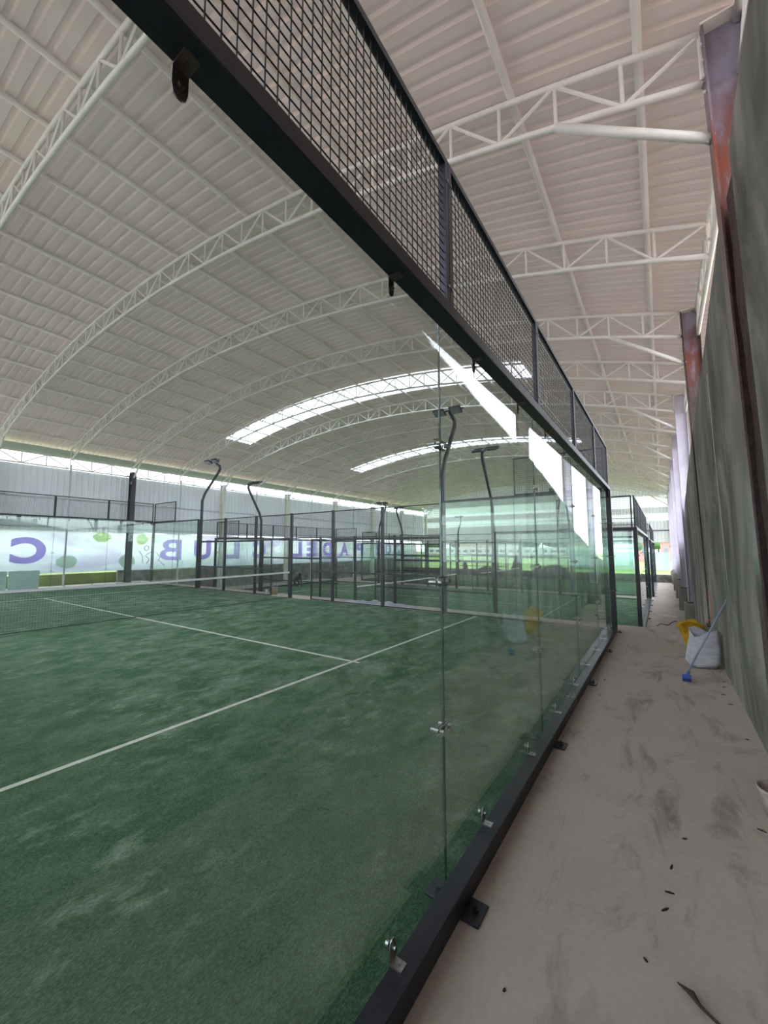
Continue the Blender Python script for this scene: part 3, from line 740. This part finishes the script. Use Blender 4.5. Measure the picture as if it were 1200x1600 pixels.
tag(br, 'blue brush with grey-blue handle leaning on the concrete wall', 'brush')
# plaster-splashed pot at the right edge
s = MB(); K = 32
def rg(R_, z): return [(R_*math.cos(2*PI*j/K), R_*math.sin(2*PI*j/K), z) for j in range(K)]
s.loft([rg(.075, 0), rg(.095, .1), rg(.105, .15), rg(.115, .155), rg(.117, .172), rg(.108, .175), rg(.098, .15), rg(.085, .03)])
tag(s.build('plastic_pot', mottled('dusty_pink_plastic', rgb(190, 172, 164), rgb(164, 146, 140), 12, .7), None, True, (1.53, 3.8, 0)), 'dusty pale pink plastic pot cut by the right edge of the photo', 'pot')
# debris
chips = [(.93, 2.89, .03, 1.4), (.92, 2.68, .028, .2), (.9, 2.55, .03, .9), (1.4, 3.83-.27, .03, -.4), (1.53, 5.1, .02, 0), (1.55, 7.05, .025, .2), (1.53, 6.8, .028, 0), (1.49, 6.45, .03, -.2), (1.52, 6.1, .035, -.1), (.25, 6.26, .018, .3), (.27, 5.6, .012, .9), (.83, 2.21, .014, 2.2), (.37, 1.75, .012, 1.5), (1.0, 3.2, .02, .6)]
cl_ = ['dark chip topmost of the loose column of three at the lower right', 'dark chip in the middle of the loose column of three at the lower right', 'dark chip lowest of the loose column of three at the lower right',
 'dark sliver on the floor just left below the pink pot', 'dark chip by the wall foot halfway between the pot and the white sack', 'dark chip by the wall foot, closest to the white sack', 'dark chip by the wall foot, second from the white sack', 'dark chip by the wall foot, third from the white sack',
 'dark sliver by the wall foot, fourth from the white sack', 'tiny dark chip beside the ground beam near the third anchor foot', 'tiny dark speck beside the ground beam between the second and third anchor feet', 'small dark chip left of the curled twig', 'small round dark chip near the bottom edge beside the black ground beam', 'dark chip a little above the loose column of three']
m_chip = mat('dark_chip', rgb(62, 50, 46), .9)
for i, (x, y, l, a) in enumerate(chips):
    l *= .75; rng = random.Random(i); s = MB(); s.loft([[(-l, -.004, 0), (-l, .004, 0), (-l, .002, .004)], [(0, -.007, 0), (0, .006, 0), (0, 0, .009)], [(l, -.003, 0), (l, .004, 0), (l, .001, .004)]])
    o = s.build('debris_chip', m_chip, None, False, (x, y, 0)); o.rotation_euler = (0, 0, a)
    tag(o, cl_[i], 'debris', 'dark chips on the walkway')
s = MB(); s.tube([(0, 0, .006), (.03, -.02, .012), (.045, -.035, .02), (.07, -.06, .01), (.12, -.09, .006), (.17, -.11, .006)], [.003, .008, .012, .006, .005, .003], 6)
tag(s.build('curled_twig', m_chip, None, True, (.94, 2.17, 0)), 'dark curled twig on the floor at the bottom of the photo', 'twig')
o = MB().bbox((0, -.03, 0), (.6, .03, .03), .004).build('white_plank', mat('white_plank', rgb(232, 230, 236), .6), None, False, (.78, 18.5, -.75)); o.rotation_euler = (0, 0, -.6)
tag(o, 'short white plank lying across the lower walkway', 'plank')
s = MB(); s.tube([(.7+.55*t_+.0*t_, 15.9+1.2*t_+.25*math.sin(t_*9), -.742) for t_ in [i/30 for i in range(31)]], .012, 6)
tag(s.build('black_cable', m_black, None, True), 'black cable snaking over the lower walkway', 'cable')
# bucket, cup, plastic sheet between courts
s = MB(); s.loft([rg(.13, 0), rg(.15, .26), rg(.16, .265), rg(.155, .28), rg(.14, .27), rg(.12, .03)])
tag(s.build('beige_bucket', mottled('beige_bucket', rgb(186, 172, 150), rgb(160, 142, 120), 8, .7), None, True, (-11.35, 10.45, 0)), 'small beige bucket behind the left court gate', 'bucket')
s = MB(); s.loft([rg(.05, 0), rg(.065, .17), rg(.06, .17), rg(.045, .02)])
tag(s.build('white_cup', mat('white_cup', rgb(230, 230, 230), .5), None, True, (-11.72, 10.4, 0)), 'small white container left of the beige bucket', 'container')
s = MB(); rng = random.Random(5); nx_, ny_ = 34, 12
for j in range(ny_+1):
    for i in range(nx_+1):
        x = -7.9+2.6*i/nx_; y = 10.22+.58*j/ny_; e_ = math.sin(PI*i/nx_)*math.sin(PI*j/ny_)
        s.v.append((x+rng.uniform(-.02, .02), y+rng.uniform(-.015, .015), .002+e_*(.05+.12*(.5+.5*math.sin(i*.9+j*.8)))*(.35+.65*i/nx_)+rng.uniform(0, .02)*e_))
for j in range(ny_):
    for i in range(nx_):
        a = j*(nx_+1)+i; s.f.append((a, a+1, a+nx_+2, a+nx_+1)); s.m.append(0)
tag(s.build('plastic_sheet', mottled('crumpled_plastic', rgb(206, 206, 214), rgb(158, 156, 186), 4, .4), None), 'crumpled pale plastic sheet on the strip behind the mesh wall', 'plastic sheet')

# crouching person far away by the banner side of the second court
def person(loc, rz, sc, pose, cloth, label):
    t = empty('person', loc, rz)
    me = bpy.data.meshes.new('body'); V, E, R_ = pose
    me.from_pydata([tuple(Vector(p)*sc) for p in V], E, [])
    o = bpy.data.objects.new('body', me); col.objects.link(o); o.parent = t; me.materials.append(cloth)
    md = o.modifiers.new('skin', 'SKIN'); md.use_smooth_shade = True
    for i, q in enumerate(R_): me.skin_vertices[0].data[i].radius = (q*sc, q*sc)
    me.skin_vertices[0].data[0].use_root = True
    o.modifiers.new('sub', 'SUBSURF').render_levels = 2; o.modifiers['sub'].levels = 1
    return t
V = [(0, 0, .42), (.12, 0, .55), (.3, 0, .62), (.42, 0, .6), (.5, 0, .68), (.56, 0, .76),
     (.0, .1, .4), (.22, .14, .3), (.02, .14, .06), (.12, .15, .03), (.0, -.1, .4), (.1, -.14, .12), (-.25, -.15, .06), (-.36, -.15, .04),
     (.38, .17, .56), (.4, .2, .3), (.5, .18, .06), (.56, .18, .03), (.38, -.17, .56), (.36, -.2, .3), (.46, -.18, .06), (.52, -.18, .03)]
E_ = [(0, 1), (1, 2), (2, 3), (3, 4), (4, 5), (0, 6), (6, 7), (7, 8), (8, 9), (0, 10), (10, 11), (11, 12), (12, 13), (3, 14), (14, 15), (15, 16), (16, 17), (3, 18), (18, 19), (19, 20), (20, 21)]
R_ = [.13, .14, .15, .12, .055, .09, .09, .07, .05, .035, .09, .07, .05, .035, .06, .045, .035, .03, .06, .045, .035, .03]
m_cl = mat('dark_maroon_clothes', rgb(66, 52, 60), .9)
p1 = person((-18.9, 18.6, -.734), -.3, 1.0, (V, E_, R_), m_cl, '')
m_hair = mat('dark_hair', rgb(30, 28, 32), .8)
import bmesh
def ball(name, m, parent, c, rad, sub=3, scl=(1, 1, 1), lump=0, seed=0):
    bm = bmesh.new(); bmesh.ops.create_icosphere(bm, subdivisions=sub, radius=1)
    rng = random.Random(seed); ph = [rng.uniform(0, 6) for _ in range(9)]
    for v_ in bm.verts:
        p = v_.co; k_ = 1+lump*(math.sin(3*p.x+ph[0])*math.sin(4*p.y+ph[1])+.6*math.sin(7*p.z+ph[2]+3*p.x)+.4*math.sin(11*p.y+ph[3])*math.sin(9*p.x+ph[4]))+lump*.5*rng.uniform(-1, 1)
        v_.co = Vector((p.x*scl[0]*rad*k_+c[0], p.y*scl[1]*rad*k_+c[1], p.z*scl[2]*rad*k_+c[2]))
    me = bpy.data.meshes.new(name); bm.to_mesh(me); bm.free(); me.materials.append(m)
    me.polygons.foreach_set('use_smooth', [True]*len(me.polygons))
    o = bpy.data.objects.new(name, me); col.objects.link(o)
    if parent: o.parent = parent
    return o
ball('hair', m_hair, p1, (.56, 0, .8), .105, 3, (1, .9, 1))
tag(p1, 'person in dark clothes crouching on hands and knees at the edge of the second court', 'person')

# dark heaps of sheeting on the floor behind the third court
for i, (x, y, z, rx, ry, rz_, lab) in enumerate(((-12.7, 37.45, -.9, 1.7, .42, .85, 'long dark heap of sheeting below the field, seen through the glass'), (-10.1, 37.4, -.9, .5, .42, 1.75, 'upright dark covered mound rising above the heap'), (-7.2, 37.45, -.9, 1.9, .45, 1.15, 'dark lumpy heap right of the upright mound'), (-15.1, 37.4, -.9, .3, .3, 1.3, 'small dark covered post mound at the left end of the heap'))):
    o = ball('covered_heap', mottled('dark_sheeting_%d' % i, rgb(52, 60, 70), rgb(74, 82, 92), 3, .6), None, (0, 0, 0), 1, 4, (rx, ry, rz_), .09, i+3)
    for v_ in o.data.vertices: v_.co.z = max(0, v_.co.z)
    o.location = (x, y, z); tag(o, lab, 'heap')

# ------------------------------------------------------------------ outside
wf = empty('white_fence', (-9.2, 60, -1.0))
m_wf = mottled('pale_fence_sheet', rgb(176, 196, 192), rgb(160, 182, 178), .4, .7)
for i in range(6): MB().box((i*1.8, 0, .05), (i*1.8+1.78, .06, 2.25)).build('fence_panel', m_wf, wf)
for i in range(7): MB().tube([(i*1.8, -.04, 0), (i*1.8, -.04, 2.35)], .03, 6).build('fence_post', m_clad, wf)
tag(wf, 'pale sheet fence on the grass behind the courts at right', 'fence')
gl2 = empty('small_goal', (-8.2, 52, -1.0))
MB().tube([(0, 0, 0), (0, 0, 1.3), (1.9, 0, 1.3), (1.9, 0, 0)], .04, 6).build('goal_frame', m_clad, gl2)
MB().tube([(0, 0, .35), (1.9, 0, .35)], .025, 6).build('goal_bar', m_clad, gl2)
tag(gl2, 'small grey tube frame standing on the grass before the pale fence', 'goal frame')
bw = empty('boundary_wall', (-75, 140, -1.0))
MB().box((0, 0, 0), (62, .3, 3.0)).build('wall_body', mottled('boundary_white', rgb(226, 226, 222), rgb(206, 206, 202), .5, .8), bw)
s = MB()
for i in range(22): s.box((1+i*2.8, -.03, 1.3), (2.6+i*2.8, 0, 2.1))
s.build('dark_panels', mat('dark_ad_panel', rgb(92, 98, 104), .8), bw)
tag(bw, 'long white boundary wall with dark panels at the far side of the field', 'wall')
def house(x, y, w, d, h, mw, mr_, label):
    t = empty('house', (x, y, -1.0))
    MB().box((0, 0, 0), (w, d, h)).build('house_walls', mw, t)
    MB().loft([[(-.4, -.4, h), (w+.4, -.4, h), (w+.4, d+.4, h), (-.4, d+.4, h)], [(w*.15, d*.5-.1, h+h*.45), (w*.85, d*.5-.1, h+h*.45), (w*.85, d*.5+.1, h+h*.45), (w*.15, d*.5+.1, h+h*.45)]]).build('roof', mr_, t)
    for i in range(3): MB().box((w*(.12+.3*i), -.05, h*.35), (w*(.12+.3*i)+w*.14, 0, h*.7)).build('window_pane', m_lampglass, t)
    return tag(t, label, 'house', 'houses beyond the field')
hw = mottled('house_cream', rgb(216, 206, 180), rgb(200, 190, 168), .3, .9); hr = mat('grey_tile', rgb(128, 124, 140), .8); hred = mat('red_wall', rgb(196, 134, 132), .9); hpur = mat('violet_roof', rgb(150, 130, 170), .8); hwh = mat('white_house', rgb(224, 224, 224), .8)
house(-66, 150, 11, 8, 4.6, hw, hr, 'cream house with grey roof seen above the far boundary wall'); house(-53, 152, 9, 8, 4.4, hwh, hr, 'white house with grey roof right of the cream house')
house(-7.6, 95, 6, 7, 2.8, hwh, hpur, 'white house with violet roof behind the pale fence'); house(.6, 96, 4.6, 7, 4.0, hred, hred, 'pinkish red building past the end of the walkway'); house(-26, 150, 10, 8, 4.2, hw, mat('brown_roof', rgb(150, 116, 104), .8), 'cream house with brown roof behind the trees')
rng = random.Random(11)
tdesc = ['leftmost', 'second', 'third', 'fourth', 'fifth', 'sixth', 'seventh', 'eighth', 'ninth', 'tenth', 'eleventh', 'twelfth', 'thirteenth', 'rightmost']
for i in range(14):
    t = empty('tree', (-92+i*7.1+rng.uniform(-.6, .6), 165 if i % 2 else 176, -1.0)); h = rng.uniform(7, 9.5)+(0 if i % 2 else 1)
    MB().tube([(0, 0, 0), (.1, 0, h*.5), (0, .1, h*.8)], [.3, .22, .08], 8).build('trunk', m_bark, t)
    ball('crown', m_tree, t, (0, 0, h*.62), h*.42, 3, (1.25, 1, .85), .1, i)
    tag(t, 'green tree on the skyline, %s of the row beyond the field' % tdesc[i], 'tree', 'trees beyond the field')
tt = empty('tree', (3.2, 58, -1.0)); MB().tube([(0, 0, 0), (0, 0, 3)], .12, 8).build('trunk', m_bark, tt); ball('crown', m_tree, tt, (0, 0, 3.4), 1.5, 3, (1, 1, 1.1), .12, 40)
tag(tt, 'small green tree at the right end of the pale fence', 'tree')
